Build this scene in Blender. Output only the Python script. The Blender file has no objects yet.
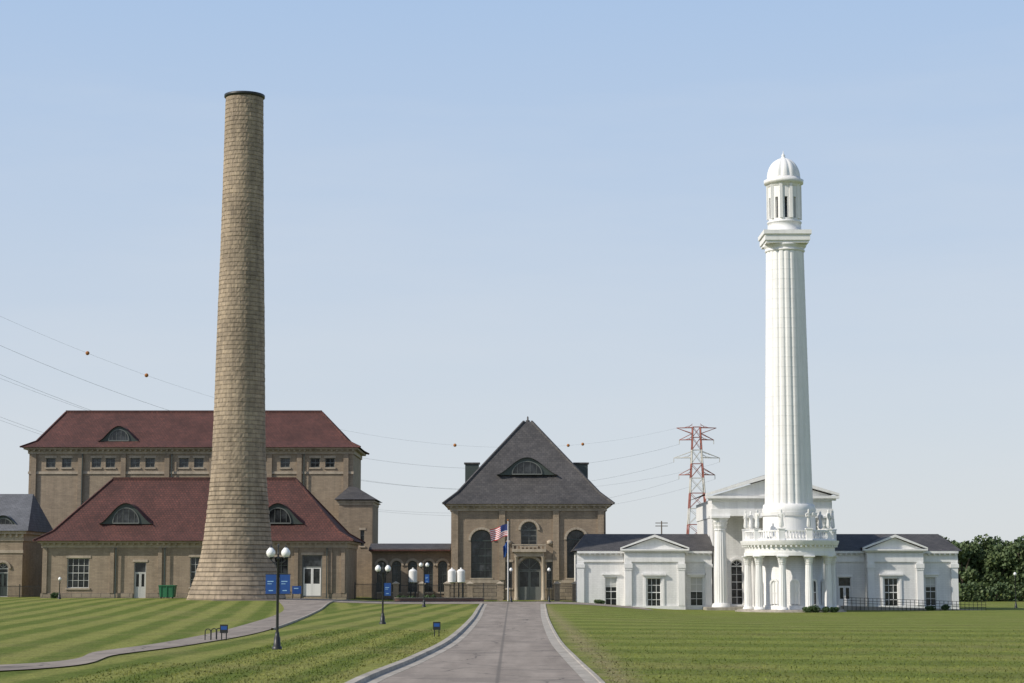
import bpy, math, random
from mathutils import Vector, Matrix
random.seed(7)
scene=bpy.context.scene
TILT=math.radians(6.69); F=1024*70/36; CH=3.25
ct,st=math.cos(TILT),math.sin(TILT)
# ---- survey conversion: bearing/elevation readings -> metres on a plane at distance Y
def SZ(py,Y): return CH+Y*math.tan(TILT+math.atan((341.5-py)/F))
def SX(px,Y,py=575):
    Z=SZ(py,Y)-CH
    return (px-512)*(Y*ct+Z*st)/F
def GR(px,py):
    a=math.atan((py-341.5)/F)-TILT
    Y=CH/math.tan(a); return ((px-512)*(Y*ct-CH*st)/F,Y)
def sm(a,b,x):
    t=max(0,min(1,(x-a)/(b-a))); return t*t*(3-2*t)
def H(x,y):
    return -1.0*sm(5,22,x)*sm(110,225,y)+0.4*sm(12,28,-x)*sm(150,235,y)
# ---------------- materials
def new_mat(name):
    m=bpy.data.materials.new(name); m.use_nodes=True
    return m,m.node_tree,m.node_tree.nodes['Principled BSDF']
def mix(nt,a,b,f,mode='MIX'):
    n=nt.nodes.new('ShaderNodeMix'); n.data_type='RGBA'; n.blend_type=mode
    for s,v in ((n.inputs[0],f),(n.inputs[6],a),(n.inputs[7],b)):
        if hasattr(v,'is_output'): nt.links.new(v,s)
        else: s.default_value=v if not isinstance(v,tuple) else (*v,1)[:4]
    return n.outputs[2]
def noise(nt,vec,scale,detail=4,rough=.6):
    n=nt.nodes.new('ShaderNodeTexNoise'); n.inputs['Scale'].default_value=scale
    n.inputs['Detail'].default_value=detail; n.inputs['Roughness'].default_value=rough
    nt.links.new(vec,n.inputs['Vector']); return n.outputs[0]
def ramp(nt,fac,p0,p1,c0=0.0,c1=1.0):
    n=nt.nodes.new('ShaderNodeMapRange'); n.inputs[1].default_value=p0;n.inputs[2].default_value=p1
    n.inputs[3].default_value=c0;n.inputs[4].default_value=c1
    nt.links.new(fac,n.inputs[0]); return n.outputs[0]
def mapping(nt,vec,scale=(1,1,1),rot=0):
    n=nt.nodes.new('ShaderNodeMapping'); n.inputs['Scale'].default_value=scale
    n.inputs['Rotation'].default_value=(0,0,rot); nt.links.new(vec,n.inputs['Vector']); return n.outputs[0]
def make_mat(name,col,rough=.85,var=.25,ns=.6,brick=None,bump=0.,streak=0.,metal=0.,fine=6.):
    m,nt,b=new_mat(name)
    geo=nt.nodes.new('ShaderNodeNewGeometry').outputs['Position']
    c=tuple(col)
    src=None;hgt=None
    if brick:
        w,h,ms,c2,cm=brick
        uv=nt.nodes.new('ShaderNodeTexCoord').outputs['UV']
        bt=nt.nodes.new('ShaderNodeTexBrick'); nt.links.new(uv,bt.inputs['Vector'])
        bt.inputs['Scale'].default_value=1; bt.inputs['Brick Width'].default_value=w
        bt.inputs['Row Height'].default_value=h; bt.inputs['Mortar Size'].default_value=ms
        bt.inputs['Mortar Smooth'].default_value=.3
        bt.inputs['Color1'].default_value=(*c,1); bt.inputs['Color2'].default_value=(*c2,1); bt.inputs['Mortar'].default_value=(*cm,1)
        src=bt.outputs['Color']; hgt=bt.outputs['Fac']
    n1=ramp(nt,noise(nt,geo,ns,5),.3,.7,1-var,1+var)
    n2=ramp(nt,noise(nt,geo,fine,3),.3,.7,1-var*.5,1+var*.5)
    def val(v):
        n=nt.nodes.new('ShaderNodeCombineColor')
        for i in range(3): nt.links.new(v,n.inputs[i])
        return n.outputs[0]
    out=mix(nt,src if src else c,val(n1),1.0,'MULTIPLY')
    out=mix(nt,out,val(n2),1.0,'MULTIPLY')
    if streak:
        sv=mapping(nt,geo,(1.6,1.6,.12))
        s=ramp(nt,noise(nt,sv,1.,4),.45,.75,1,1-streak)
        out=mix(nt,out,val(s),1.0,'MULTIPLY')
    nt.links.new(out,b.inputs['Base Color'])
    b.inputs['Roughness'].default_value=rough; b.inputs['Metallic'].default_value=metal
    if bump:
        bp=nt.nodes.new('ShaderNodeBump'); bp.inputs['Strength'].default_value=bump; bp.inputs['Distance'].default_value=.05
        hh=noise(nt,geo,fine,4)
        if hgt:
            mm=nt.nodes.new('ShaderNodeMath'); mm.operation='SUBTRACT'; nt.links.new(hh,mm.inputs[0]); nt.links.new(hgt,mm.inputs[1]); hh=mm.outputs[0]
        nt.links.new(hh,bp.inputs['Height']); nt.links.new(bp.outputs[0],b.inputs['Normal'])
    return m
M={}
M['brick']=make_mat('buff_brick',(.35,.275,.195),brick=(.62,.2,.018,(.285,.222,.158),(.27,.22,.165)),bump=.3,streak=.22,var=.14)
M['brick2']=make_mat('brown_brick',(.315,.245,.175),brick=(.6,.2,.018,(.255,.198,.143),(.235,.195,.15)),bump=.3,streak=.22,var=.14)
M['lime']=make_mat('limestone_trim',(.42,.355,.275),var=.15,streak=.3)
M['basestone']=make_mat('rusticated_stone',(.31,.255,.19),brick=(1.2,.5,.04,(.255,.207,.155),(.15,.125,.095)),bump=.6,var=.15)
M['chim']=make_mat('chimney_stone',(.385,.305,.215),brick=(1.1,.52,.03,(.30,.237,.17),(.225,.18,.135)),bump=.7,streak=.4,var=.24,ns=.2,fine=1.8)
M['red']=make_mat('red_clay_tile',(.118,.043,.034),brick=(.4,.4,.035,(.082,.032,.027),(.043,.02,.018)),bump=.6,var=.28,rough=.85,ns=.3,streak=.25)
M['slate']=make_mat('grey_slate',(.085,.079,.077),brick=(.5,.4,.02,(.057,.054,.055),(.03,.03,.031)),bump=.4,var=.25,rough=.65,ns=.3,streak=.15)
M['slatel']=make_mat('light_slate',(.14,.145,.16),brick=(.5,.35,.02,(.11,.115,.125),(.07,.07,.08)),bump=.3,var=.15)
M['white']=make_mat('white_paint',(.79,.785,.77),var=.04,rough=.55,streak=.14,ns=.5,bump=.05)
M['whiteb']=make_mat('white_painted_brick',(.76,.755,.74),var=.05,rough=.6,brick=(.6,.22,.015,(.725,.72,.705),(.63,.625,.61)),streak=.14,bump=.15)
M['frame']=make_mat('window_frame_paint',(.5,.5,.47),var=.08,rough=.5)
M['gframe']=make_mat('grey_window_frame',(.15,.16,.15),var=.08,rough=.5)
M['dframe']=make_mat('dark_window_frame',(.05,.065,.06),var=.1,rough=.5)
M['iron']=make_mat('black_iron',(.018,.02,.02),var=.2,rough=.45)
M['dark']=make_mat('dark_interior',(.02,.02,.02),var=.2)
M['conc']=make_mat('concrete',(.37,.335,.285),var=.24,ns=.5,fine=12,bump=.1,streak=.35)
M['blue']=make_mat('blue_banner',(.012,.07,.27),var=.1,rough=.6)
M['bluel']=make_mat('pale_blue_print',(.3,.5,.7),var=.05)
M['green']=make_mat('green_dumpster_paint',(.02,.14,.06),var=.2,rough=.5,streak=.3)
M['orange']=make_mat('orange_marker',(.36,.14,.04),var=.1)
M['predd']=make_mat('pylon_red',(.32,.12,.10),var=.1)
M['pwhite']=make_mat('pylon_white',(.55,.53,.5),var=.1)
M['wire']=make_mat('conductor_wire',(.3,.31,.32),var=.05)
M['globe']=make_mat('opal_globe',(.85,.85,.83),var=.02,rough=.25)
M['statue']=make_mat('statue_white',(.70,.70,.68),var=.12,streak=.3)
M['bark']=make_mat('bark',(.09,.07,.05),var=.3,bump=.5)
M['redbrick']=make_mat('red_paver',(.2,.1,.075),brick=(.4,.12,.015,(.16,.08,.06),(.14,.11,.09)),var=.15)
def glass_mat():
    m,nt,b=new_mat('window_glass'); geo=nt.nodes.new('ShaderNodeNewGeometry').outputs['Position']
    c=mix(nt,(.012,.014,.016),(.06,.065,.07),ramp(nt,noise(nt,geo,.9,2),.45,.7))
    nt.links.new(c,b.inputs['Base Color']); b.inputs['Roughness'].default_value=.12
    return m
M['glass']=glass_mat()
def leaf_mat(name,c0,c1):
    m,nt,b=new_mat(name); geo=nt.nodes.new('ShaderNodeNewGeometry')
    c=mix(nt,c0,c1,ramp(nt,noise(nt,geo.outputs['Position'],.35,3),.35,.65))
    c=mix(nt,c,(c1[0]*1.3,c1[1]*1.25,c1[2]),ramp(nt,noise(nt,geo.outputs['Position'],3,2),.55,.8))
    nt.links.new(c,b.inputs['Base Color']); b.inputs['Roughness'].default_value=.7
    return m
M['leaf']=leaf_mat('tree_foliage',(.045,.08,.03),(.095,.13,.045))
M['shrub']=leaf_mat('shrub_foliage',(.03,.065,.02),(.07,.11,.035))
def grass_mat():
    m,nt,b=new_mat('mown_grass'); geo=nt.nodes.new('ShaderNodeNewGeometry').outputs['Position']
    sep=nt.nodes.new('ShaderNodeSeparateXYZ'); nt.links.new(geo,sep.inputs[0])
    def math_(op,a,b_=None,c_=None):
        n=nt.nodes.new('ShaderNodeMath'); n.operation=op
        for i,v in enumerate((a,b_,c_)):
            if v is None: continue
            if hasattr(v,'is_output'): nt.links.new(v,n.inputs[i])
            else: n.inputs[i].default_value=v
        return n.outputs[0]
    wob=math_('MULTIPLY',noise(nt,geo,.12,2),.8)
    def stripes(coord,period,soft=.25):
        s=math_('SINE',math_('MULTIPLY',math_('ADD',coord,wob),2*math.pi/period))
        return ramp(nt,s,-soft,soft)
    left=stripes(math_('ADD',sep.outputs[0],math_('MULTIPLY',sep.outputs[1],.10)),3.0,.5)
    mid=stripes(math_('ADD',sep.outputs[0],math_('MULTIPLY',sep.outputs[1],-.035)),2.6,.5)
    right=stripes(math_('ADD',math_('MULTIPLY',sep.outputs[0],.22),sep.outputs[1]),9.,.5)
    isr=ramp(nt,sep.outputs[0],-.5,.5)
    ism=ramp(nt,sep.outputs[0],-16.6,-15.6)
    lm=nt.nodes.new('ShaderNodeMix'); nt.links.new(ism,lm.inputs[0]); nt.links.new(left,lm.inputs[2]); nt.links.new(mid,lm.inputs[3])
    cl=mix(nt,(.115,.150,.030),(.21,.222,.060),lm.outputs[0])
    cr=mix(nt,(.132,.165,.034),(.182,.207,.048),right)
    c=mix(nt,cl,cr,isr)
    dry=ramp(nt,noise(nt,mapping(nt,geo,(1,.6,1)),.13,7,.7),.49,.77,0,.65)
    c=mix(nt,c,(.24,.205,.09),dry)
    dx=math_('ABSOLUTE',math_('SUBTRACT',sep.outputs[0],3.4))
    wv=math_('ADD',math_('MULTIPLY',noise(nt,geo,.8,4,.7),1.8),ramp(nt,dx,0,2.2,.35,-.9))
    c=mix(nt,c,(.27,.225,.125),ramp(nt,wv,.75,1.3,0,.75))
    g0=ramp(nt,noise(nt,geo,.35,4,.7),.3,.7,.86,1.14)
    g1=ramp(nt,noise(nt,geo,1.5,5,.75),.3,.7,.76,1.24)
    g2=ramp(nt,noise(nt,mapping(nt,geo,(1,.4,1)),9,5,.8),.3,.7,.45,1.55)
    for g in (g0,g1,g2):
        n=nt.nodes.new('ShaderNodeCombineColor')
        for i in range(3): nt.links.new(g,n.inputs[i])
        c=mix(nt,c,n.outputs[0],1.0,'MULTIPLY')
    nt.links.new(c,b.inputs['Base Color']); b.inputs['Roughness'].default_value=1.0
    b.inputs['Specular IOR Level'].default_value=.1
    bp=nt.nodes.new('ShaderNodeBump'); bp.inputs['Strength'].default_value=.8; bp.inputs['Distance'].default_value=.06
    nt.links.new(noise(nt,geo,14,4,.8),bp.inputs['Height']); nt.links.new(bp.outputs[0],b.inputs['Normal'])
    return m
M['grass']=grass_mat()
def asphalt_mat():
    m,nt,b=new_mat('weathered_asphalt'); geo=nt.nodes.new('ShaderNodeNewGeometry').outputs['Position']
    c=mix(nt,(.225,.195,.17),(.31,.27,.235),ramp(nt,noise(nt,mapping(nt,geo,(1.2,.12,1)),.7,4),.35,.65))
    c=mix(nt,c,(.18,.158,.142),ramp(nt,noise(nt,geo,.25,4,.7),.54,.6,0,.6))
    c=mix(nt,c,(.38,.34,.3),ramp(nt,noise(nt,geo,22,3,.8),.5,.75,0,.6))
    v=nt.nodes.new('ShaderNodeTexVoronoi'); v.feature='DISTANCE_TO_EDGE'; v.inputs['Scale'].default_value=.22
    w=nt.nodes.new('ShaderNodeVectorMath'); w.operation='ADD'
    nn=nt.nodes.new('ShaderNodeTexNoise'); nn.inputs['Scale'].default_value=.6; nt.links.new(geo,nn.inputs['Vector'])
    nt.links.new(geo,w.inputs[0]); nt.links.new(nn.outputs['Color'],w.inputs[1]); nt.links.new(w.outputs[0],v.inputs['Vector'])
    c=mix(nt,(.08,.075,.07),c,ramp(nt,v.outputs['Distance'],.004,.012,.3,1))
    sx=nt.nodes.new('ShaderNodeSeparateXYZ'); nt.links.new(geo,sx.inputs[0])
    ab=nt.nodes.new('ShaderNodeMath'); ab.operation='ABSOLUTE'; ad=nt.nodes.new('ShaderNodeMath'); ad.operation='ADD'; ad.inputs[1].default_value=.45
    nt.links.new(sx.outputs[0],ad.inputs[0]); nt.links.new(ad.outputs[0],ab.inputs[0])
    c=mix(nt,(.13,.12,.11),c,ramp(nt,ab.outputs[0],.03,.09,.35,1))
    nt.links.new(c,b.inputs['Base Color']); b.inputs['Roughness'].default_value=1.0
    b.inputs['Specular IOR Level'].default_value=.1
    bp=nt.nodes.new('ShaderNodeBump'); bp.inputs['Strength'].default_value=.3; bp.inputs['Distance'].default_value=.02
    nt.links.new(noise(nt,geo,30,3,.8),bp.inputs['Height']); nt.links.new(bp.outputs[0],b.inputs['Normal'])
    return m
M['asph']=asphalt_mat()
# ---------------- builder
class B:
    def __init__(s,name,loc=(0,0,0)):
        s.e=bpy.data.objects.new(name,None); s.e.location=loc; s.e.empty_display_size=.5
        scene.collection.objects.link(s.e); s.loc=Vector(loc); s.p={}
    def add(s,part,mat,vs,fs,uvs=None,smooth=False):
        k=(part,mat,smooth)
        if k not in s.p: s.p[k]=([],[],[])
        V,Fc,U=s.p[k]; o=len(V); V.extend(vs)
        for i,f in enumerate(fs):
            Fc.append([o+j for j in f]); U.append(uvs[i] if uvs else None)
    def finish(s):
        for (part,mat,smooth),(V,Fc,U) in s.p.items():
            me=bpy.data.meshes.new(part); me.from_pydata([tuple(v) for v in V],[],Fc)
            ul=me.uv_layers.new(name='UVMap'); me.update()
            for p in me.polygons:
                if smooth: p.use_smooth=True
                u=U[p.index]
                if u is None:
                    n=p.normal
                    ua=Vector((0,0,1)).cross(n)
                    if ua.length<.05: ua=Vector((1,0,0))
                    ua.normalize(); va=n.cross(ua)
                    for li in p.loop_indices:
                        co=me.vertices[me.loops[li].vertex_index].co
                        ul.data[li].uv=(co.dot(ua)+500,co.dot(va)+500)
                else:
                    for k,li in enumerate(p.loop_indices): ul.data[li].uv=u[k]
            me.materials.append(M[mat])
            o=bpy.data.objects.new(part,me); scene.collection.objects.link(o)
            o.parent=s.e; o.matrix_parent_inverse=Matrix.Translation(-s.loc)
        return s.e
def box(b,part,mat,x0,x1,y0,y1,z0,z1):
    if x0>x1:x0,x1=x1,x0
    v=[(x,y,z) for z in (z0,z1) for x,y in ((x0,y0),(x1,y0),(x1,y1),(x0,y1))]
    b.add(part,mat,v,[(3,2,1,0),(4,5,6,7),(0,1,5,4),(1,2,6,5),(2,3,7,6),(3,0,4,7)])
def beam(b,part,mat,p0,p1,w):
    p0,p1=Vector(p0),Vector(p1); d=(p1-p0).normalized()
    a=d.cross(Vector((0,0,1)))
    if a.length<.01:a=Vector((1,0,0))
    a.normalize(); c=d.cross(a); a=a*w/2;c=c*w/2
    v=[p+q for p in (p0,p1) for q in (a+c,a-c,-a-c,-a+c)]
    b.add(part,mat,v,[(0,1,2,3),(7,6,5,4),(0,4,5,1),(1,5,6,2),(2,6,7,3),(3,7,4,0)])
def lathe(b,part,mat,cx,cy,prof,segs=32,lobes=0,depth=0.,smooth=True,jit=0.,capped=True):
    vs=[];fs=[];uv=[];n=len(prof)
    for i,(z,r) in enumerate(prof):
        for k in range(segs):
            a=2*math.pi*k/segs
            rr=r
            if lobes: rr=r*(1-depth*abs(math.sin(a*lobes/2+.2))**6)
            if jit: rr+=random.uniform(-jit,jit)
            vs.append((cx+rr*math.cos(a),cy+rr*math.sin(a),z))
    for i in range(n-1):
        R=max(prof[i][1],.3)
        for k in range(segs):
            k2=(k+1)%segs
            fs.append((i*segs+k,i*segs+k2,(i+1)*segs+k2,(i+1)*segs+k))
            RR=4. if (prof[0][1]>4 or R>3) else R
            u0=2*math.pi*k/segs*RR;u1=2*math.pi*(k+1)/segs*RR
            uv.append([(u0,prof[i][0]+50),(u1,prof[i][0]+50),(u1,prof[i+1][0]+50),(u0,prof[i+1][0]+50)])
    if capped:
        fs.append(tuple((n-1)*segs+k for k in range(segs))); uv.append([(0,0)]*segs)
    b.add(part,mat,vs,fs,uv,smooth)
def rings(b,part,mat,rs,cap=True):
    vs=[];fs=[]
    for (x0,x1,y0,y1,z) in rs: vs+= [(x0,y0,z),(x1,y0,z),(x1,y1,z),(x0,y1,z)]
    for i in range(len(rs)-1):
        for k in range(4):
            fs.append((i*4+k,i*4+(k+1)%4,(i+1)*4+(k+1)%4,(i+1)*4+k))
    if cap: fs.append(tuple((len(rs)-1)*4+k for k in range(4)))
    b.add(part,mat,vs,fs)
def hips(b,mat,rs,w=.22):
    for i in range(len(rs)-1):
        p,q=rs[i],rs[i+1]
        for ix,iy in ((0,2),(1,2),(0,3),(1,3)):
            beam(b,'hip_caps',mat,(p[ix],p[iy],p[4]+.05),(q[ix],q[iy],q[4]+.05),w)
def poly_y(b,part,mat,pts,y0,y1):
    n=len(pts); v=[(x,y0,z) for x,z in pts]+[(x,y1,z) for x,z in pts]
    f=[tuple(range(n)),tuple(range(2*n-1,n-1,-1))]
    for i in range(n):
        j=(i+1)%n; f.append((j,i,i+n,j+n))
    b.add(part,mat,v,f)
def arc(xc,zs,rx,rz,n=12): return [(xc+rx*math.cos(math.pi*i/n),zs+rz*math.sin(math.pi*i/n)) for i in range(n+1)]
def window(b,o,y,depth,fm='frame'):
    x0,x1,z0,z1=o['x0'],o['x1'],o['z0'],o['z1']; w=x1-x0; yg=y+depth
    nx,nz=o.get('nx',2),o.get('nz',3); fw=o.get('fw',.09)
    kind=o.get('kind','win')
    if o.get('arch'):
        r=w/2; zs=z1-r; pts=[(x0,z0),(x1,z0)]+arc((x0+x1)/2,zs,r,r)
        b.add('glass','glass' ,[(x,yg,z) for x,z in pts],[tuple(range(len(pts)))])
        A=arc((x0+x1)/2,zs,r-fw/2,r-fw/2)
        for p,q in zip(A,A[1:]): beam(b,'window_frames',fm,(p[0],yg-.08,p[1]),(q[0],yg-.08,q[1]),fw)
        box(b,'window_frames',fm,x0,x1,yg-.12,yg-.03,zs-fw,zs+fw*.6)
        ztop=zs-fw
        for k in (1,2,3):
            a=math.pi*k/4; beam(b,'window_frames',fm,((x0+x1)/2,yg-.06,zs+fw),((x0+x1)/2+(r-fw)*math.cos(a),yg-.06,zs+(r-fw)*math.sin(a)),fw*.6)
    else:
        b.add('glass','glass',[(x0,yg,z0),(x1,yg,z0),(x1,yg,z1),(x0,yg,z1)],[(0,1,2,3)]); ztop=z1
        box(b,'window_frames',fm,x0,x1,yg-.12,yg-.03,z1-fw,z1)
        if kind!='door' and o.get('blind'):
            box(b,'window_blinds','frame',x0+fw,x1-fw,yg-.025,yg-.01,z1-(z1-z0)*o['blind'],z1-fw)
    box(b,'window_frames',fm,x0,x0+fw,yg-.14,yg-.035,z0,ztop-fw-.002 if not o.get('arch') else ztop)
    box(b,'window_frames',fm,x1-fw,x1,yg-.14,yg-.035,z0,ztop-fw-.002 if not o.get('arch') else ztop)
    box(b,'window_frames',fm,x0+fw,x1-fw,yg-.12,yg-.04,z0,z0+fw)
    if kind=='door':
        zd=z0+(z1-z0)*.7
        xm=(x0+x1)/2; dm=o.get('dm','frame')
        for a,c in ((x0+fw,xm-.01),(xm+.01,x1-fw)) if w>1.3 else ((x0+fw,x1-fw),):
            box(b,'door_leaf',dm,a,c,yg-.1,yg-.045,z0+.02,z0+(zd-z0)*.45)
            box(b,'door_leaf',dm,a,a+.14,yg-.1,yg-.046,z0+(zd-z0)*.45,zd)
            box(b,'door_leaf',dm,c-.14,c,yg-.1,yg-.046,z0+(zd-z0)*.45,zd)
            box(b,'door_leaf',dm,a+.14,c-.14,yg-.1,yg-.047,zd-.14,zd)
        box(b,'window_frames',fm,x0+fw,x1-fw,yg-.12,yg-.038,zd,zd+fw)
        return
    for i in range(1,nx):
        x=x0+w*i/nx; box(b,'window_frames',fm,x-fw*.3,x+fw*.3,yg-.07,yg-.033,z0+fw,ztop-fw)
    for i in range(1,nz):
        z=z0+(ztop-z0)*i/nz; t=fw*.3 if i!=nz//2+nz%2 else fw*.5
        box(b,'window_frames',fm,x0+fw,x1-fw,yg-.075,yg-.036,z-t,z+t)
def wall(b,part,mat,x0,x1,z0,z1,y,ops,depth=.35,fm='frame',sill='lime',lintel=True,trim=None):
    xs=sorted(set([x0,x1]+[o['x0'] for o in ops]+[o['x1'] for o in ops]))
    zs=sorted(set([z0,z1]+[o['z0'] for o in ops]+[o['z1'] for o in ops]))
    V=[];Fc=[]
    def q(*p):
        o=len(V);V.extend(p);Fc.append(tuple(range(o,o+len(p))))
    for i in range(len(xs)-1):
        for j in range(len(zs)-1):
            a,c,e,g=xs[i],xs[i+1],zs[j],zs[j+1]; xm,zm=(a+c)/2,(e+g)/2
            if any(o['x0']<xm<o['x1'] and o['z0']<zm<o['z1'] for o in ops): continue
            q((a,y,e),(c,y,e),(c,y,g),(a,y,g))
    for o in ops:
        a,c,e,g=o['x0'],o['x1'],o['z0'],o['z1']; yb=y+depth
        zt=g-(c-a)/2 if o.get('arch') else g
        q((a,y,e),(a,y,zt),(a,yb,zt),(a,yb,e)); q((c,y,zt),(c,y,e),(c,yb,e),(c,yb,zt)); q((a,y,e),(a,yb,e),(c,yb,e),(c,y,e))
        if o.get('arch'):
            A=arc((a+c)/2,zt,(c-a)/2,(c-a)/2)
            for p,s in zip(A,A[1:]):
                q((p[0],y,p[1]),(p[0],yb,p[1]),(s[0],yb,s[1]),(s[0],y,s[1]))
            h=len(A)//2
            for k in range(h): q((A[k][0],y,A[k][1]),(c,y,g),(A[k+1][0],y,A[k+1][1]))
            for k in range(h,len(A)-1): q((A[k][0],y,A[k][1]),(a,y,g),(A[k+1][0],y,A[k+1][1]))
            if lintel:
                A2=arc((a+c)/2,zt,(c-a)/2+.22,(c-a)/2+.22)
                for p,s in zip(A2,A2[1:]): beam(b,'arch_trim',trim or sill,(p[0],y-.03,p[1]),(s[0],y-.03,s[1]),.3)
        else:
            q((a,y,g),(c,y,g),(c,yb,g),(a,yb,g))
            if lintel: box(b,'lintels',trim or sill,a-.18,c+.18,y-.07,y+.03,g+.002,g+.3)
        if o.get('kind')!='door': box(b,'sills',sill,a-.15,c+.15,y-.14,y+.1,e-.2,e-.002)
        window(b,o,y,depth-.03,o.get('fm',fm))
    b.add(part,mat,V,Fc)
def W(px0,px1,py0,py1,Y,**k):
    return dict(x0=SX(px0,Y),x1=SX(px1,Y),z0=SZ(py1,Y),z1=SZ(py0,Y),**k)
def shell(b,part,mat,x0,x1,y0,y1,z0,z1):
    b.add(part,mat,[(x0,y0,z0),(x1,y0,z0),(x1,y1,z0),(x0,y1,z0),(x0,y0,z1),(x1,y0,z1),(x1,y1,z1),(x0,y1,z1)],
      [(1,2,6,5),(2,3,7,6),(3,0,4,7),(4,5,6,7)])
def eyebrow(b,xc,w,h,z0,yf,yb,roof,fm='gframe'):
    n=24; V=[];Fc=[]
    P=[(xc+w*(i/n*2-1)*1.35, z0+h*(max(0,math.cos(math.pi/2*(i/n*2-1)))**1.6)) for i in range(n+1)]
    for x,z in P: V+= [(x,yf-.35,z),(x,yb,z+.05)]
    for i in range(n): Fc.append((2*i,2*i+2,2*i+3,2*i+1))
    b.add('eyebrow_dormer_roof',roof,V,Fc,smooth=True)
    b.add('eyebrow_dormer_face','dframe',[(x,yf,z-.02) for x,z in [(p[0],p[1]) for p in P]],[tuple(range(n+1))])
    A=arc(xc,z0+.08,w*.66,h*.74,16)
    b.add('eyebrow_dormer_glass','glass',[(x,yf-.04,z) for x,z in A],[tuple(range(len(A)-1,-1,-1))])
    for p,q in zip(A,A[1:]): beam(b,'eyebrow_dormer_frame',fm,(p[0],yf-.08,p[1]),(q[0],yf-.08,q[1]),.11)
    beam(b,'eyebrow_dormer_frame',fm,(A[0][0],yf-.08,z0+.08),(A[-1][0],yf-.08,z0+.08),.14)
    for k in (-.5,-.17,.17,.5):
        x=xc+w*.66*k*1.3; zz=z0+.08+h*.74*math.sqrt(max(0,1-(k*1.3)**2)); beam(b,'eyebrow_dormer_frame',fm,(x,yf-.07,z0+.1),(x,yf-.07,zz),.04)
def cornice(b,mat,x0,x1,y0,y1,z,h=.5,out=.5,dent=True,dm=None):
    box(b,'cornice',mat,x0-out,x1+out,y0-out,y1+out,z,z+h*.45)
    box(b,'frieze',mat,x0-out*.25,x1+out*.25,y0-out*.25,y1+out*.25,z-h,z-.003)
    if dent:
        n=int((x1-x0)/.75)
        for i in range(n+1):
            x=x0+(x1-x0)*i/n; box(b,'dentils',dm or mat,x-.13,x+.13,y0-out*.8,y0-out*.25-.003,z-h*.4,z-.004)
# ---------------- ground
def build_ground():
    xs=sorted(set([-4000,-2000,-1000,-500,-300,-200,-150,-120]+list(range(-100,101,2))+[120,150,200,300,500,1000,2000,4000]))
    ys=sorted(set([-1500,-500,-200,-100,-50,-20]+list(range(0,300,3))+[320,350,400,500,700,1000,1600,2500,5000,9000]))
    V=[(x,y,H(x,y)) for y in ys for x in xs]; n=len(xs)
    Fc=[(j*n+i,j*n+i+1,(j+1)*n+i+1,(j+1)*n+i) for j in range(len(ys)-1) for i in range(n-1)]
    me=bpy.data.meshes.new('ground'); me.from_pydata(V,[],Fc); me.materials.append(M['grass'])
    for p in me.polygons:p.use_smooth=True
    o=bpy.data.objects.new('ground',me); scene.collection.objects.link(o)
build_ground()
def crom(P,n=10):
    out=[]
    for i in range(len(P)-1):
        p0=P[max(i-1,0)];p1=P[i];p2=P[i+1];p3=P[min(i+2,len(P)-1)]
        for k in range(n):
            t=k/n
            out.append(tuple(.5*((2*b)+(c-a)*t+(2*a-5*b+4*c-d)*t*t+(3*b-a-3*c+d)*t**3) for a,b,c,d in zip(p0,p1,p2,p3)))
    out.append(P[-1]); return out
def ribbon(name,mat,L,R,dz):
    V=[];Fc=[]
    m=6
    for l,r in zip(L,R):
        for k in range(m+1):
            x=l[0]+(r[0]-l[0])*k/m;y=l[1]+(r[1]-l[1])*k/m; V.append((x,y,H(x,y)+dz))
    for i in range(len(L)-1):
        for k in range(m):
            a=i*(m+1)+k; Fc.append((a,a+1,a+m+2,a+m+1))
    me=bpy.data.meshes.new(name); me.from_pydata(V,[],Fc); me.materials.append(M[mat])
    o=bpy.data.objects.new(name,me); scene.collection.objects.link(o)
    return o
RL=[(-4.6,-30),(-4.6,20),(-4.25,45),(-4.05,61),(-3.2,77.6),(-2.5,101),(-2.35,146),(-2.6,190),(-2.8,226)]
RR=[(2.2,-30),(2.2,20),(2.2,45),(2.2,61),(2.0,77.6),(1.85,101),(2.15,146),(2.7,190),(3.2,226)]
L=crom(RL,12);R=crom(RR,12)
ribbon('road','asph',L,R,.02)
def kerb(name,edge,side,w=.32,h=.15,gut=.42):
    V=[];Fc=[]
    pf=[(0,.026),(gut,.03),(gut+.03,h),(gut+w,h),(gut+w+.02,-.1)]
    E=edge
    for i,p in enumerate(E):
        q=E[min(i+1,len(E)-1)];o=E[max(i-1,0)]
        d=Vector((q[0]-o[0],q[1]-o[1])).normalized(); nrm=Vector((-d.y,d.x))*side
        for a,z in pf: V.append((p[0]+nrm.x*a,p[1]+nrm.y*a,H(*p)+z))
    n=len(pf)
    for i in range(len(E)-1):
        for k in range(n-1):
            f=(i*n+k,(i+1)*n+k,(i+1)*n+k+1,i*n+k+1); Fc.append(f if side<0 else f[::-1])
    me=bpy.data.meshes.new(name); me.from_pydata(V,[],Fc); me.materials.append(M['conc'])
    ob=bpy.data.objects.new(name,me); scene.collection.objects.link(ob)
kerb('kerb',L,1)
kerb('kerb',R,-1,w=.16,h=.06,gut=.42)
ribbon('driveway','asph',[(-34+i*2,226) for i in range(0,26)],[(-34+i*2,245) for i in range(0,26)],.032)
PL=crom([(-60,42),(-36,56),GR(0,672),GR(120,655),GR(200,644),GR(270,630),GR(316,612),(-20.5,228),(-19.5,246)],10)
PU=crom([(-60,46),(-36,60),GR(0,666),GR(100,652),GR(170,642),GR(235,628),GR(283,612),(-26.5,228),(-27,246)],10)
ribbon('path','asph',PU,PL,.045)
kerb('path_kerb',PL[50:78],-1,w=.15,h=.12,gut=.05)
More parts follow.
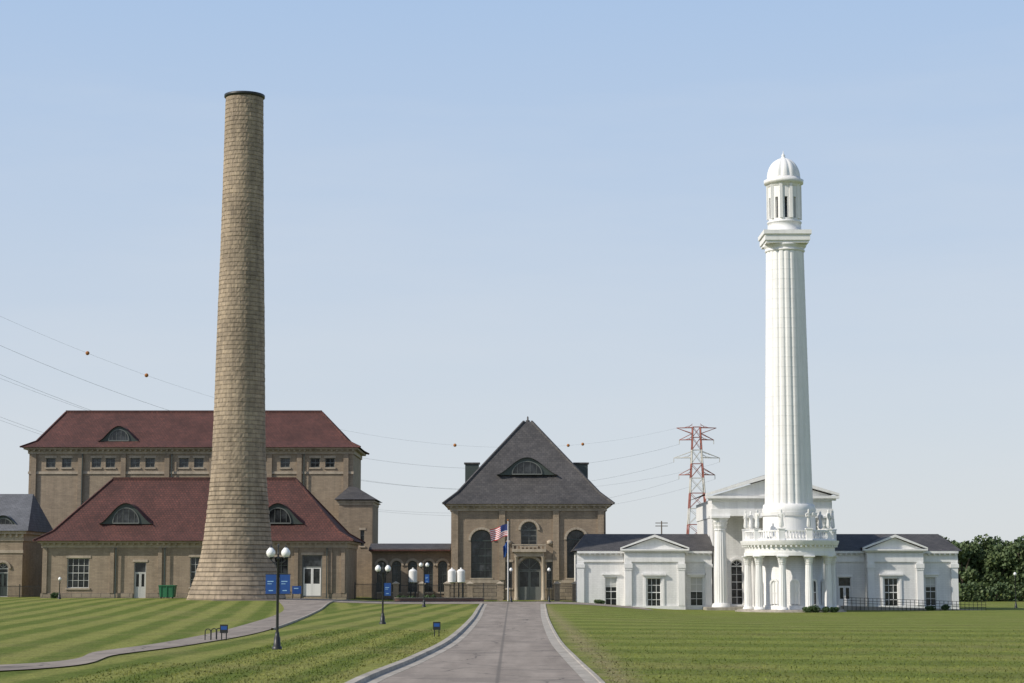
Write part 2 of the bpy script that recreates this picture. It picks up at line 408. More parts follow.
# grass tufts (geometry relief in the near lawn)
V=[];Fc=[]
random.seed(5)
for _ in range(26000):
    y=55+65*random.random()**1.4
    if random.random()<.5: x=random.uniform(3.0,20*y/75)
    else: x=random.uniform(-11.5 if y>75 else -14,-5.2 if y<75 else -3.6)
    h=random.uniform(.03,.075); a=random.uniform(0,math.pi); w=random.uniform(.015,.035)
    dx,dy=w*math.cos(a),w*math.sin(a); lx,ly=random.uniform(-.04,.04),random.uniform(-.04,.04); z=H(x,y)-.005
    o=len(V); V+=[(x-dx,y-dy,z),(x+dx,y+dy,z),(x+lx,y+ly,z+h)]; Fc.append((o,o+1,o+2))
me=bpy.data.meshes.new('grass_tufts'); me.from_pydata(V,[],Fc); me.materials.append(M['grass'])
scene.collection.objects.link(bpy.data.objects.new('grass_tufts',me))
random.seed(7)
# ---------------- chimney
cx,cy=SX(237,235),235
b=B('brick_chimney',(cx,235,.4))
prof_px=[(602,51),(598,49),(590,46),(575,41),(560,37),(545,34.2),(520,31),(490,28.5),(460,26.8),(430,25.8),(400,25),(350,24),(300,22.8),(250,21.5),(200,20.4),(150,19.5),(110,18.8),(99,18.7)]
pp=[(SZ(y,235),h*(235*ct+(SZ(y,235)-CH)*st)/F) for y,h in prof_px]
def rad(z):
    for (a,ra),(c,rc) in zip(pp,pp[1:]):
        if a<=z<=c: return ra+(rc-ra)*(z-a)/(c-a)
    return pp[-1][1] if z>pp[-1][0] else pp[0][1]
z=0.0; prof=[]; zt=pp[-1][0]
while z<zt:
    low=z<14; hh=.52
    k=(.10 if low else .025)*random.uniform(.2,1)
    prof+= [(z+.03,rad(z)+k),(z+hh-.04,rad(z+hh)+k),(z+hh-.02,rad(z+hh)-(.05 if low else .02))]
    z+=hh
lathe(b,'shaft','chim',cx,cy,prof,80,jit=.022,smooth=False,capped=False)
zc=prof[-1][0]; rc=prof[-1][1]
lathe(b,'cap_ring','iron',cx,cy,[(zc,rc+.05),(zc+.1,rc+.2),(zc+.38,rc+.2),(zc+.42,rc-.5),(zc-1,rc-.55)],48,capped=False)
lathe(b,'flue','dark',cx,cy,[(zc-1,rc-.56),(zc-.9,.1)],32)
b.finish()
# ---------------- rear red-roofed building
D=285; g=.3
x0,x1=SX(26,D),SX(352,D); ze=SZ(450,D); dep=15
b=B('brick_pumping_station',((x0+x1)/2,D,g))
ops=[]
for p in (43,59,89,103,128,143,177,192,279,309,324): ops.append(W(p,p+9.5,458,467.5,D,nx=2,nz=2,fw=.12,fm='gframe'))
wall(b,'front_wall','brick',x0,x1,g-.5,ze,D,ops,sill='lime')
shell(b,'walls','brick',x0,x1,D,D+dep,g-.5,ze)
cornice(b,'lime',x0,x1,D,D+dep,ze+.05,.6,.7)
for p in (31,78,121,165,210,268,298,345): box(b,'pilasters','brick2',SX(p-2.5,D),SX(p+2.5,D),D-.3,D-.003,g-.5,ze-.6)
box(b,'belt_course','lime',x0-.1,x1+.1,D-.14,D-.004,SZ(474,D),SZ(471.5,D))
hd=dep/2
xr0,xr1=SX(66,D+hd,413),SX(322,D+hd,413); zr=SZ(412.5,D+hd)
e=1.1
rs=[(x0-e,x1+e,D-e,D+dep+e,ze+.33),(x0+.8,x1-.8,D+.8,D+dep-.8,ze+.33+(zr-ze)*.16),(xr0,xr1,D+hd-.05,D+hd+.05,zr)]
rings(b,'roof','red',rs); hips(b,'red',rs)
beam(b,'ridge_cap','red',(xr0,D+hd,zr+.1),(xr1,D+hd,zr+.1),.4)
zz=SZ(441,D); t=(zz-ze)/(zr-ze); eyebrow(b,SX(122,D+3,438),2.2,2.2,zz,D+hd*t-.8,D+7,'red')
for p in (75,165,298): beam(b,'downspouts','dframe',(SX(p+5,D),D-.35,g),(SX(p+5,D),D-.35,ze-.6),.13)
b.finish()
b=B('brick_annex',(SX(360,278),278,g)); D=278
wx0,wx1=SX(338,D),SX(372,D)
wall(b,'front_wall','brick2',wx0,wx1,g-.5,SZ(502,D),D,[W(360,364,530,546,D,fm='gframe')],sill='lime')
shell(b,'walls','brick2',wx0,wx1,D,D+12,g-.5,SZ(502,D))
cornice(b,'lime',wx0,wx1,D,D+12,SZ(502,D)+.01,.4,.3)
rings(b,'roof','slate',[(wx0-.6,wx1+.6,D-.6,D+12.6,SZ(501,D)+.2),(wx0+1,wx1-2.8,D+5,D+7,SZ(485,D))])
b.finish()
# ---------------- front red-roofed building
D=250; g=H(-40,250)
x0,x1=SX(42,D),SX(346,D); ze=SZ(543,D)
b=B('brick_boiler_house',((x0+x1)/2,D,g)); dep=17; hd=dep/2
ops=[W(67,89,558,588,D,nx=4,nz=4,fw=.1),W(134,146,562,598,D,kind='door',dm='frame'),W(190,200,557,587,D,nx=2,nz=4),
     W(302,322,555,597,D,kind='door',dm='white',fw=.16,fm='gframe'),W(274,288,557,590,D,nx=2,nz=4,fm='dframe')]
wall(b,'front_wall','brick',x0,x1,g-.6,ze,D,ops,sill='lime')
shell(b,'walls','brick',x0,x1,D,D+dep,g-.6,ze)
cornice(b,'lime',x0,x1,D,D+dep,ze-.02,.55,.55)
box(b,'plinth','basestone',x0-.12,SX(134,D)-.1,D-.15,D-.003,g-.6,g+.6)
box(b,'plinth','basestone',SX(146,D)+.1,SX(302,D)-.1,D-.15,D-.003,g-.6,g+.6)
box(b,'plinth','basestone',SX(322,D)+.1,x1+.12,D-.15,D-.003,g-.6,g+.6)
for p in (45,112,160,255,296,330,343): box(b,'pilasters','brick2',SX(p-2,D),SX(p+2,D),D-.22,D-.004,g+.6,ze-.6)
xr0,xr1=SX(113,D+hd,480),SX(296,D+hd,480); zr=SZ(479.5,D+hd)
e=1.
rs=[(x0-e,x1+e,D-e,D+dep+e,ze+.25),(x0+1,x1-1,D+.8,D+dep-.8,ze+.25+(zr-ze)*.14),(xr0,xr1,D+hd-.05,D+hd+.05,zr)]
rings(b,'roof','red',rs); hips(b,'red',rs)
beam(b,'ridge_cap','red',(xr0,D+hd,zr+.08),(xr1,D+hd,zr+.08),.4)
zz=SZ(524,D+2.5); t=(zz-ze)/(zr-ze)
eyebrow(b,SX(128,D+3,520),2.5,2.6,zz,D+hd*t-.8,D+7,'red'); eyebrow(b,SX(279,D+3,520),2.5,2.6,zz,D+hd*t-.8,D+7,'red')
for p in (116,165,249,327): beam(b,'downspout','dframe',(SX(p,D),D-.35,g),(SX(p,D),D-.35,ze-.6),.13)
b.finish()
# ---------------- far-left grey roofed house
D=262; x0,x1=SX(-160,D),SX(22,D); ze=SZ(534,D)
b=B('stone_office_building',(SX(0,D),D,.4))
ops=[W(-3,8,563,597,D,kind='door',arch=True,dm='dframe')]+[W(p,p+12,560,585,D,nx=2,nz=4) for p in (-40,-70,-110)]
wall(b,'front_wall','brick',x0,x1,-.2,ze,D,ops,sill='lime')
shell(b,'walls','brick',x0,x1,D,D+14,-.2,ze); cornice(b,'lime',x0,x1,D,D+14,ze,.9,.5)
rings(b,'roof','slatel',[(x0-.8,x1+.8,D-.8,D+14.8,ze+.41),(x0+6,x1-.5,D+6.9,D+7.1,SZ(494,D+7))])
box(b,'belt_course','lime',x0-.1,x1+.1,D-.12,D-.004,SZ(553,D),SZ(550,D))
eyebrow(b,SX(8,D+3,525),2.0,1.8,SZ(529,D),D+.6,D+5,'slatel')
b.finish()
# ---------------- connector
D=268; x0,x1=SX(372,D),SX(452,D); ze=SZ(552,D)
b=B('brick_connecting_hall',((x0+x1)/2,D,.2))
ops=[W(p,p+9,561,592,D,nx=2,nz=3,arch=True,fm='dframe') for p in (377,392,408,424,438)]
wall(b,'front_wall','brick2',x0,x1,-.3,ze,D,ops,sill='lime')
shell(b,'walls','brick2',x0,x1,D,D+10,-.3,ze); cornice(b,'brick2',x0,x1-.3,D,D+9,ze+.01,.3,.3)
rings(b,'roof','slate',[(x0-.4,x1-.2,D-.9,D+9.6,ze+.15),(x0-.4,x1-.2,D-.5,D+9.2,ze+.5),(x0-.4,x1-.2,D+3,D+6,SZ(543.5,D+3))])
box(b,'gutter','red',x0-.4,x1-.25,D-1.05,D-.9,ze+.1,ze+.32)
b.finish()
# ---------------- middle building
D=262; x0,x1=SX(451,D),SX(606,D); ze=SZ(506,D); xc=(x0+x1)/2
b=B('brick_engine_house',(xc,D,0))
ops=[W(471,492,530,578,D,arch=True,nx=3,nz=5,fm='dframe'),W(567,586,530,578,D,arch=True,nx=3,nz=5,fm='dframe'),
     W(521,537,522,546,D,arch=True,nx=2,nz=3,fm='gframe'),W(518,541,558,600,D,arch=True,kind='door',dm='gframe',fm='gframe'),
     W(506,512,562,588,D,nx=1,nz=3,fm='gframe'),W(546.5,552,562,588,D,nx=1,nz=3,fm='gframe')]
wall(b,'front_wall','brick2',x0,x1,-1.2,ze,D,ops,sill='lime',depth=.5)
shell(b,'walls','brick2',x0,x1,D,D+20,-1.2,ze)
cornice(b,'lime',x0,x1,D,D+20,ze-.05,.6,.7)
box(b,'belt_course','lime',x0-.1,SX(504,D),D-.16,D-.004,SZ(583,D),SZ(580,D)); box(b,'belt_course','lime',SX(554,D),x1+.1,D-.16,D-.004,SZ(583,D),SZ(580,D))
box(b,'plinth','basestone',x0-.15,SX(504,D),D-.2,D-.005,-1.2,SZ(583.5,D)); box(b,'plinth','basestone',SX(554,D),x1+.15,D-.2,D-.005,-1.2,SZ(583.5,D))
box(b,'balcony_cornice','lime',SX(512,D),SX(546,D),D-.9,D-.006,SZ(552,D),SZ(549,D))
box(b,'balcony_frieze','lime',SX(514,D),SX(544,D),D-.5,D-.007,SZ(556.5,D),SZ(552.1,D))
for p in (516.3,543.2): lathe(b,'portal_columns','lime',SX(p,D),D-.45,[(-.2,.32),(.3,.3),(.35,.24),(SZ(558,D),.21),(SZ(557,D),.32),(SZ(556.6,D),.34)],16)
for i in range(9): box(b,'balcony_balusters','lime',SX(513+i*4,D)-.07,SX(513+i*4,D)+.07,D-.82,D-.68,SZ(549,D)+.003,SZ(545.5,D))
box(b,'balcony_rail','lime',SX(512,D),SX(546,D),D-.88,D-.62,SZ(545.4,D),SZ(544.4,D))
for p in (455,502,556,601): box(b,'pilasters','brick',SX(p-3,D),SX(p+3,D),D-.3,D-.008,SZ(579.9,D),ze-.62)
for p in (508.5,550): lathe(b,'medallions','lime',SX(p,D),D-.02,[(SZ(545,D),.05),(SZ(544,D),.4),(SZ(541,D),.4),(SZ(540,D),.05)],14)
zr=SZ(422,D+10); e=1.05; zb=ze+.24
rs=[(x0-e,x1+e,D-e,D+20+e,zb),(x0+.8,x1-.8,D+.8,D+19.2,zb+1.5),(xc-.5,xc+.5,D+9.6,D+10.4,zr)]
rings(b,'roof','slate',rs); hips(b,'slate',rs,.28)
lathe(b,'finial','slate',xc,D+10,[(zr-.1,.3),(zr+.2,.3),(zr+.3,.1),(zr+.6,.12),(zr+.8,.03)],10)
zz=SZ(475,D+3); t=(zz-zb)/(zr-zb); eyebrow(b,SX(527,D+3,472),3.0,2.3,zz,D+9.6*t-.8,D+8,'slate')
for p in (472,581):
    X=SX(p,D+14,466); box(b,'roof_stack','dframe',X-.95,X+.95,D+14,D+15.6,ze+1,SZ(464,D+14)); box(b,'roof_stack_cap','slate',X-1.1,X+1.1,D+13.85,D+15.75,SZ(464,D+14)+.003,SZ(462.5,D+14))
b.finish()
# ---------------- white classical building
def column(b,part,mat,x,y,z0,z1,r,fl=16):
    h=z1-z0
    lathe(b,part+'_base',mat,x,y,[(z0,r*1.4),(z0+r*.3,r*1.4),(z0+r*.32,r*1.3),(z0+r*.5,r*1.32),(z0+r*.6,r*1.08)],24)
    lathe(b,part+'_shaft',mat,x,y,[(z0+r*.58,r),(z0+h*.35,r),(z1-r*2.2,r*.85)],fl*4,lobes=fl*1,depth=.09,smooth=False)
    zc=z1-r*2.2
    lathe(b,part+'_capital',mat,x,y,[(zc,r*.84),(zc+.02,r*.98),(zc+r*.15,r*.98),(zc+r*.18,r*.86),(zc+r*.7,r*1.12),(zc+r*.72,r*.92),(zc+r*1.3,r*1.25),(zc+r*1.32,r*1.02),(zc+r*1.9,r*1.4)],24,lobes=8,depth=.12,smooth=False)
    box(b,part+'_abacus',mat,x-r*1.4,x+r*1.4,y-r*1.4,y+r*1.4,zc+r*1.9,z1)
def pediment(b,x0,x1,z0,za,yf,yb,mat='white',roof='slate',over=.45,th=.45):
    xc=(x0+x1)/2
    poly_y(b,'tympanum',mat,[(x0,z0),(x1,z0),(xc,za-th*.5)],yf+over,yf+over+.3)
    box(b,'pediment_cornice',mat,x0-over,x1+over,yf-.002,yf+over+.25,z0-th*.5,z0+.002)
    box(b,'pediment_cornice_bed',mat,x0-over*.5,x1+over*.5,yf+over*.5,yf+over+.2,z0-th*.9,z0-th*.5-.003)
    for s in (-1,1):
        xe=xc+s*((x1-x0)/2+over)
        P=[(xc,za-th*.35),(xe,z0+.004),(xe,z0+th*.45),(xc,za+th*.45)]
        poly_y(b,'raking_cornice',mat,P if s>0 else [(xe,z0+.004),(xc,za-th*.35),(xc,za+th*.45),(xe,z0+th*.45)],yf-.01,yf+over+.28)
    for s in (-1,1):
        xe=xc+s*((x1-x0)/2+over*.9)
        v=[(xe,yf+.1,z0+th*.47),(xc,yf+.1,za+th*.5),(xc,yb,za+th*.5),(xe,yb,z0+th*.47)]
        b.add('gable_roof',roof,v,[(0,1,2,3) if s<0 else (3,2,1,0)])
YW=249.; gz=-1.0
b=B('white_classical_pumping_station',(SX(770,YW),YW,gz))
def wing(pxa,pxb,ped,wins,doors):
    x0,x1=SX(pxa,YW),SX(pxb,YW); zt=SZ(552,YW); dep=11
    pc,p0,p1=ped; px0,px1=SX(p0,YW),SX(p1,YW); yf=YW-1.5
    w_ops=[W(a,c,577,606,YW,nx=2,nz=4,fm='white',blind=.35 if int(a)%2 else .5) for a,c in wins if not(p0<a<p1)]+[W(a,c,577,609,YW,kind='door',dm='white',fm='white') for a,c in doors]
    wall(b,'wing_wall','whiteb',x0,px0,gz-.3,zt,YW,[o for o in w_ops if o['x1']<px0],sill='white')
    wall(b,'wing_wall','whiteb',px1,x1,gz-.3,zt,YW,[o for o in w_ops if o['x0']>px1],sill='white')
    shell(b,'wing_walls','whiteb',x0,x1,YW,YW+dep,gz-.3,zt)
    wall(b,'pavilion_wall','whiteb',px0,px1,gz-.3,zt,yf,[W(a,c,578,607,yf,nx=3,nz=4,fm='white',fw=.1) for a,c in wins if p0<a<p1],sill='white')
    for X in (px0,px1): b.add('pavilion_sides','whiteb',[(X,yf,gz-.3),(X,YW,gz-.3),(X,YW,zt),(X,yf,zt)],[(0,1,2,3)])
    for a,c in wins:
        if p0<a<p1:
            wa,wc=SX(a,yf),SX(c,yf)
            box(b,'window_surround','white',wa-.4,wa-.16,yf-.12,yf-.003,SZ(608,yf),SZ(576,yf)); box(b,'window_surround','white',wc+.16,wc+.4,yf-.12,yf-.003,SZ(608,yf),SZ(576,yf))
            box(b,'window_hood','white',wa-.6,wc+.6,yf-.35,yf-.003,SZ(575.5,yf),SZ(573.5,yf))
        else:
            wa,wc=SX(a,YW),SX(c,YW); box(b,'window_hood','white',wa-.35,wc+.35,YW-.25,YW-.003,SZ(575,YW),SZ(573.6,YW))
    za,zb=SZ(562,YW),SZ(551,YW)
    for (A,C,y) in ((x0,px0-.03,YW),(px1+.03,x1,YW),(px0,px1,yf)):
        box(b,'architrave','white',A,C,y-.18,y-.002,za,za+.55)
        box(b,'frieze','white',A,C,y-.1,y-.003,za+.552,zb-.35)
        if y==YW:
            box(b,'wing_cornice','white',A,C,y-.6,y-.0035,zb-.3,zb); 
            n=int((C-A)/.6)
            for i in range(n): box(b,'modillions','white',A+(i+.3)*(C-A)/n,A+(i+.62)*(C-A)/n,y-.5,y-.1,zb-.5,zb-.303)
        box(b,'plinth','white',A,C,y-.2,y-.004,gz-.3,gz+.5)
    ends=[x0+.45,x1-.45]
    for X in ends: box(b,'pilaster','white',X-.42,X+.42,YW-.25,YW-.005,gz+.502,za-.003); box(b,'pilaster_cap','white',X-.52,X+.52,YW-.33,YW-.006,za-.7,za-.25)
    for X in (px0+.45,px1-.45,): 
        box(b,'pilaster','white',X-.4,X+.4,yf-.25,yf-.005,gz+.502,za-.003); box(b,'pilaster_cap','white',X-.52,X+.52,yf-.36,yf-.006,za-.75,za-.2); box(b,'pilaster_cap','white',X-.47,X+.47,yf-.31,yf-.007,za-1.0,za-.85)
    pediment(b,px0,px1,SZ(549,yf),SZ(536,yf),yf-.6,YW+dep/2,over=.5,th=.4)
    rings(b,'wing_roof','slate',[(x0-.5,x1+.5,YW-.62,YW+dep+.6,zb+.004),(x0+1.2 if pxa<700 else x0,x1-1.2 if pxa>700 else x1,YW+dep/2-.1,YW+dep/2+.1,SZ(534,YW+dep/2))])
wing(577,712,(654,624,684),[(605,617),(647,661),(690,703)],[])
wing(828,958,(893,865,921),[(884,898),(925,936)],[(838,851)])
x0,x1=SX(714,YW),SX(832,YW); zt=SZ(512,YW)
wall(b,'main_wall','whiteb',x0,x1,gz-.3,zt,YW+1.2,[W(732,744,560,605,YW,arch=True,nx=2,nz=5,fm='white'),W(764,778,560,608,YW,kind='door',dm='white',fm='white'),W(808,818,560,605,YW,nx=2,nz=5,arch=True,fm='white')],sill='white')
shell(b,'main_walls','whiteb',x0,x1,YW+1.2,YW+22,gz-.3,zt)
yp=YW-4.2
xa,xb=SX(712,yp),SX(834,yp)
box(b,'stylobate','conc',xa-.8,xb+.8,yp-1,YW+1,gz-.3,gz+.35)
for i,p in enumerate((721,753,790,825)): column(b,'portico_column','white',SX(p,yp),yp+.4,gz+.352,SZ(516,yp),.8)
box(b,'portico_architrave','white',xa,xb,yp-.35,YW+1.1,SZ(516,yp)+.002,SZ(509,yp))
box(b,'portico_frieze','white',xa+.12,xb-.12,yp-.22,YW+1.1,SZ(509,yp)+.002,SZ(499.5,yp))
box(b,'main_frieze','white',x0-.1,x1+.1,YW+1.102,YW+22.1,SZ(516,yp),SZ(497,yp)-.1)
n=28
for i in range(n): X=xa+(xb-xa)*(i+.3)/n; box(b,'portico_dentils','white',X,X+.28,yp-.6,yp-.223,SZ(500.5,yp),SZ(498.6,yp))
pediment(b,xa,xb,SZ(496,yp),SZ(475.5,yp),yp-.9,YW+22,over=.7,th=.65,roof='red')
b.finish()
# ---------------- water tower
YT=236.; cx=SX(790,YT); cy=YT; g=-1.05
def rr(hw,py): return hw*(YT*ct+(SZ(py,YT)-CH)*st)/F
def pz(l): return [(SZ(p,YT),rr(h,p)) for p,h in l]
b=B('white_water_tower',(cx,cy,g))
lathe(b,'steps','conc',cx,cy,[(g-.2,6.5),(g+.15,6.5),(g+.15,6.2),(g+.32,6.2),(g+.32,1)],64,smooth=False)
zE0=SZ(556,YT); zE1=SZ(541,YT)
lathe(b,'base_drum','whiteb',cx,cy,[(g,3.9),(g+.8,3.9),(g+.81,3.75),(zE0+.1,3.75)],64)
ring=4.95
for k in range(10):
    a=math.radians(-90+18+36*k); X=cx+ring*math.cos(a);Y=cy+ring*math.sin(a)
    column(b,'colonnade_column','white',X,Y,g+.33,zE0,.46,12)
for k in range(10):
    a=math.radians(-90+36*k); ux,uy=math.cos(a),math.sin(a); tx,ty=-uy,ux
    def rot(pts,d,part,mat,inner=None):
        V=[(cx+ux*(3.8+d)+tx*p,cy+uy*(3.8+d)+ty*p,z) for p,z in pts]; b.add(part,mat,V,[tuple(range(len(V)))])
    A=arc(0,g+3.3,.45,.45,10)
    rot([(-.45,g+.95),(.45,g+.95)]+A,.04,'drum_window_glass','glass' if k%3==1 else 'white')
    P=[(-.47,g+.9)]+[(x*1.05,z) for x,z in A[::-1]]+[(.47,g+.9)]
    for p,q in zip(P,P[1:]):
        beam(b,'drum_window_frame','white',(cx+ux*3.88+tx*p[0],cy+uy*3.88+ty*p[0],p[1]),(cx+ux*3.88+tx*q[0],cy+uy*3.88+ty*q[0],q[1]),.2)
    beam(b,'drum_window_frame','white',(cx+ux*3.88,cy+uy*3.88,g+.9),(cx+ux*3.88,cy+uy*3.88,g+3.7),.08)
    beam(b,'drum_window_frame','white',(cx+ux*3.88-tx*.45,cy+uy*3.88-ty*.45,g+2.3),(cx+ux*3.88+tx*.45,cy+uy*3.88+ty*.45,g+2.3),.08)
lathe(b,'entablature','white',cx,cy,[(zE0+.001,3.8),(zE0,5.35),(zE0+.4,5.35),(zE0+.41,5.27),(zE0+1.05,5.27),(zE0+1.15,5.4),(zE0+1.25,5.65),(zE0+1.55,5.75),(zE1,5.8),(zE1+.01,3.2)],80,smooth=False)
for k in range(60):
    a=2*math.pi*k/60; X0=cx+5.28*math.cos(a);Y0=cy+5.28*math.sin(a)
    beam(b,'modillions','white',(X0,Y0,zE0+1.08),(cx+5.6*math.cos(a),cy+5.6*math.sin(a),zE0+1.12),.2)
RB=5.15
lathe(b,'balustrade_rail','white',cx,cy,[(zE1+1.0,RB-.15),(zE1+1.0,RB+.15),(zE1+1.18,RB+.15),(zE1+1.18,RB-.15),(zE1+1.0,RB-.15)],80,smooth=False,capped=False)
lathe(b,'balustrade_curb','white',cx,cy,[(zE1+.01,RB+.17),(zE1+.2,RB+.15),(zE1+.2,RB-.2),(zE1+.01,RB-.2)],80,smooth=False,capped=False)
for k in range(90):
    a=2*math.pi*k/90; lathe(b,'balusters','white',cx+RB*math.cos(a),cy+RB*math.sin(a),[(zE1+.2,.07),(zE1+.45,.1),(zE1+.75,.045),(zE1+1.0,.08)],6,capped=False)
for k in range(10):
    a=math.radians(-90+18+36*k); X=cx+RB*math.cos(a);Y=cy+RB*math.sin(a)
    box(b,'statue_pedestal','white',X-.35,X+.35,Y-.35,Y+.35,zE1+.005,zE1+1.25); box(b,'statue_pedestal_cap','white',X-.42,X+.42,Y-.42,Y+.42,zE1+1.252,zE1+1.38)
lathe(b,'pedestal','white',cx,cy,pz([(541,30),(537,30),(536.8,26.5),(517,26),(516,27.5),(513,28),(512.8,24.8)]),64,smooth=False)
lathe(b,'shaft_base','white',cx,cy,pz([(512.8,26),(510.5,27),(508,26),(505,25.5),(504.5,24)]),64)
shaft=[]
for i in range(0,27):
    p=504.5+(252-504.5)*i/26; h=24.0+(18.8-24.0)*(i/26)**.9
    shaft.append((p,h)); 
    if 0<i<26: shaft+= [(p-.01,h+.14),(p-.6,h+.14),(p-.61,h)]
lathe(b,'shaft','white',cx,cy,pz(shaft),200,lobes=20,depth=.035,smooth=False)
lathe(b,'neck_mouldings','white',cx,cy,pz([(253,18.9),(252,19.9),(251,19.9),(250.9,19),(249,19.6),(247.5,21),(246,21.6),(246,20)]),64)
def sqb(part,hw,p0,p1,mat='white'):
    r=rr(hw,(p0+p1)/2); box(b,part,mat,cx-r,cx+r,cy-r,cy+r,SZ(p0,YT),SZ(p1,YT))
sqb('abacus_bed',21,246,243.5); sqb('abacus',22.2,243.49,237.5); sqb('gallery_slab',23.6,237.49,233.5)
lathe(b,'lantern_base','white',cx,cy,pz([(233.4,18),(231,18),(230.8,16.8),(224,16.5),(223.8,17.2),(222.5,17.2),(222.4,15.6)]),48)
zl0,zl1=SZ(220,YT),SZ(199,YT); zl2=SZ(186,YT); rl=rr(15.6,200)
lathe(b,'lantern_plinth','white',cx,cy,[(SZ(222.4,YT),rl),(zl0,rl),(zl0+.001,rl-.4)],48,smooth=False)
lathe(b,'lantern_core','glass',cx,cy,[(zl0,rl-.42),(zl1+.4,rl-.42)],32)
NP=10
for k in range(NP):
    half=360/NP*.34
    a0=math.radians(360/NP*k-90+180/NP-half); a1=a0+math.radians(2*half)
    V=[];Fc=[];n=6
    for i in range(n+1):
        a=a0+(a1-a0)*i/n
        for z in (zl0,zl1): V.append((cx+rl*math.cos(a),cy+rl*math.sin(a),z))
    for i in range(n): Fc.append((2*i,2*i+2,2*i+3,2*i+1))
    o=len(V)
    for a in (a0,a1):
        for z in (zl0,zl1):V.append((cx+(rl-.5)*math.cos(a),cy+(rl-.5)*math.sin(a),z))
    Fc+= [(0,1,o+1,o),(2*n,2*n+1,o+3,o+2)]
    b.add('lantern_piers','white',V,Fc)
    am=(a0+a1)/2
    beam(b,'lantern_pilasters','white',(cx+(rl+.05)*math.cos(am),cy+(rl+.05)*math.sin(am),zl0),(cx+(rl+.05)*math.cos(am),cy+(rl+.05)*math.sin(am),zl2),.34)
lathe(b,'lantern_upper','white',cx,cy,[(zl1,rl-.5),(zl1+.001,rl),(zl2,rl)],48,smooth=False)
lathe(b,'lantern_cornice','white',cx,cy,pz([(188,15.8),(187,16.8),(185,17.2),(184.5,19.3),(181,19.8),(180.5,17),(178.5,16.6),(178.4,15.5)]),48)
dome=[(178.4-20.*math.sin(math.pi/2*i/10),16.0*math.cos(math.pi/2*i/10)*(1 if i<10 else 0)+.6) for i in range(11)]
lathe(b,'dome','white',cx,cy,pz(dome),96,lobes=12,depth=.07)
lathe(b,'finial','white',cx,cy,pz([(159,2.6),(157.5,2.2),(157,1.2),(156,1.9),(155,1.6),(153.5,.5),(151,.2)]),12)
b.finish()
def statue(x,y,z,ang,pose):
    bm_v=[(0,0,0),(0,0,.5),(0,0,1.0),(0,.02,1.35),(0,.02,1.62),(0,0,1.82),(0,0,2.02),
          (.26,.02,1.58),(.36,-.05,1.25),(.3,-.25,1.05) if pose%2 else (.5,-.1,1.7),
          (-.26,.02,1.58),(-.34,0,1.22),(-.3,-.1,.95) if pose%3 else (-.2,-.3,1.3)]
    rad_=[(.3,.27),(.27,.23),(.2,.17),(.24,.17),(.1,.09),(.13,.14),(.09,.1),(.1,.1),(.07,.07),(.05,.05),(.1,.1),(.07,.07),(.05,.05)]
    ed=[(0,1),(1,2),(2,3),(3,4),(4,5),(5,6),(3,7),(7,8),(8,9),(3,10),(10,11),(11,12)]
    me=bpy.data.meshes.new('statue'); me.from_pydata(bm_v,ed,[]); me.materials.append(M['statue'])
    o=bpy.data.objects.new('statue',me); scene.collection.objects.link(o)
    o.modifiers.new('Skin','SKIN')
    sv=me.skin_vertices[0].data
    for i,r in enumerate(rad_): sv[i].radius=r
    sv[0].use_root=True
    o.modifiers.new('Sub','SUBSURF').levels=1; o.modifiers['Sub'].render_levels=1
    o.location=(x,y,z); o.rotation_euler=(0,0,ang); o.scale=(1.1,1.1,1.1)
for k in range(10):
    a=math.radians(-90+18+36*k); X=cx+RB*math.cos(a);Y=cy+RB*math.sin(a)
    try: statue(X,Y,zE1+1.39,a+math.pi/2,k)
    except Exception as ex: print('statue',ex)
# ---------------- pylon
b=B('transmission_tower',(SX(698,520),520,-1)); D=520; cx=SX(698,D)
ztop=SZ(427,D); base=-1; 
def hw(z): 
    t=(z-base)/(ztop-base); return 3.6*(1-t)**1.15+1.0*t
lev=[base+(ztop-base)*(1-(1-i/11)**1.15) for i in range(12)]
for i in range(11):
    m='predd' if i%2 or i>8 else 'pwhite'; a,c=lev[i],lev[i+1]; ha,hc=hw(a),hw(c)
    ca=[(cx-ha,D-ha,a),(cx+ha,D-ha,a),(cx+ha,D+ha,a),(cx-ha,D+ha,a)];cc=[(cx-hc,D-hc,c),(cx+hc,D-hc,c),(cx+hc,D+hc,c),(cx-hc,D+hc,c)]
    for k in range(4):
        k2=(k+1)%4
        beam(b,'legs',m,ca[k],cc[k],.24); beam(b,'bracing',m,ca[k],cc[k2],.11); beam(b,'bracing',m,ca[k2],cc[k],.11); beam(b,'struts',m,cc[k],cc[k2],.12)
arms=[(428,10*.52,'predd'),(440,10*.45,'predd'),(458,11.5*.52,'pwhite'),(475,10*.47,'predd')]
tips=[]
for py,w,m in arms:
    z=SZ(py,D); h=hw(z)
    for s in (-1,1):
        tip=(cx+s*w,D,z); 
        for yy in (-1,1):
            beam(b,'cross_arms',m,tip,(cx+s*h,D+yy*h,z+.1),.18); beam(b,'cross_arms',m,tip,(cx+s*h,D+yy*h,z+1.7 if py>430 else z-1.5),.14)
        for q in (.3,.6): beam(b,'cross_arms',m,(cx+s*(h+(w-h)*q),D,z),(cx+s*h,D,z+1.2*(1-q)+.3),.1)
        if py>430: beam(b,'insulators','pwhite',(tip[0],D,z),(tip[0],D,z-1.1),.16); tips.append((tip[0],D,z-1.1))
        else: tips.append(tip)
b.finish()
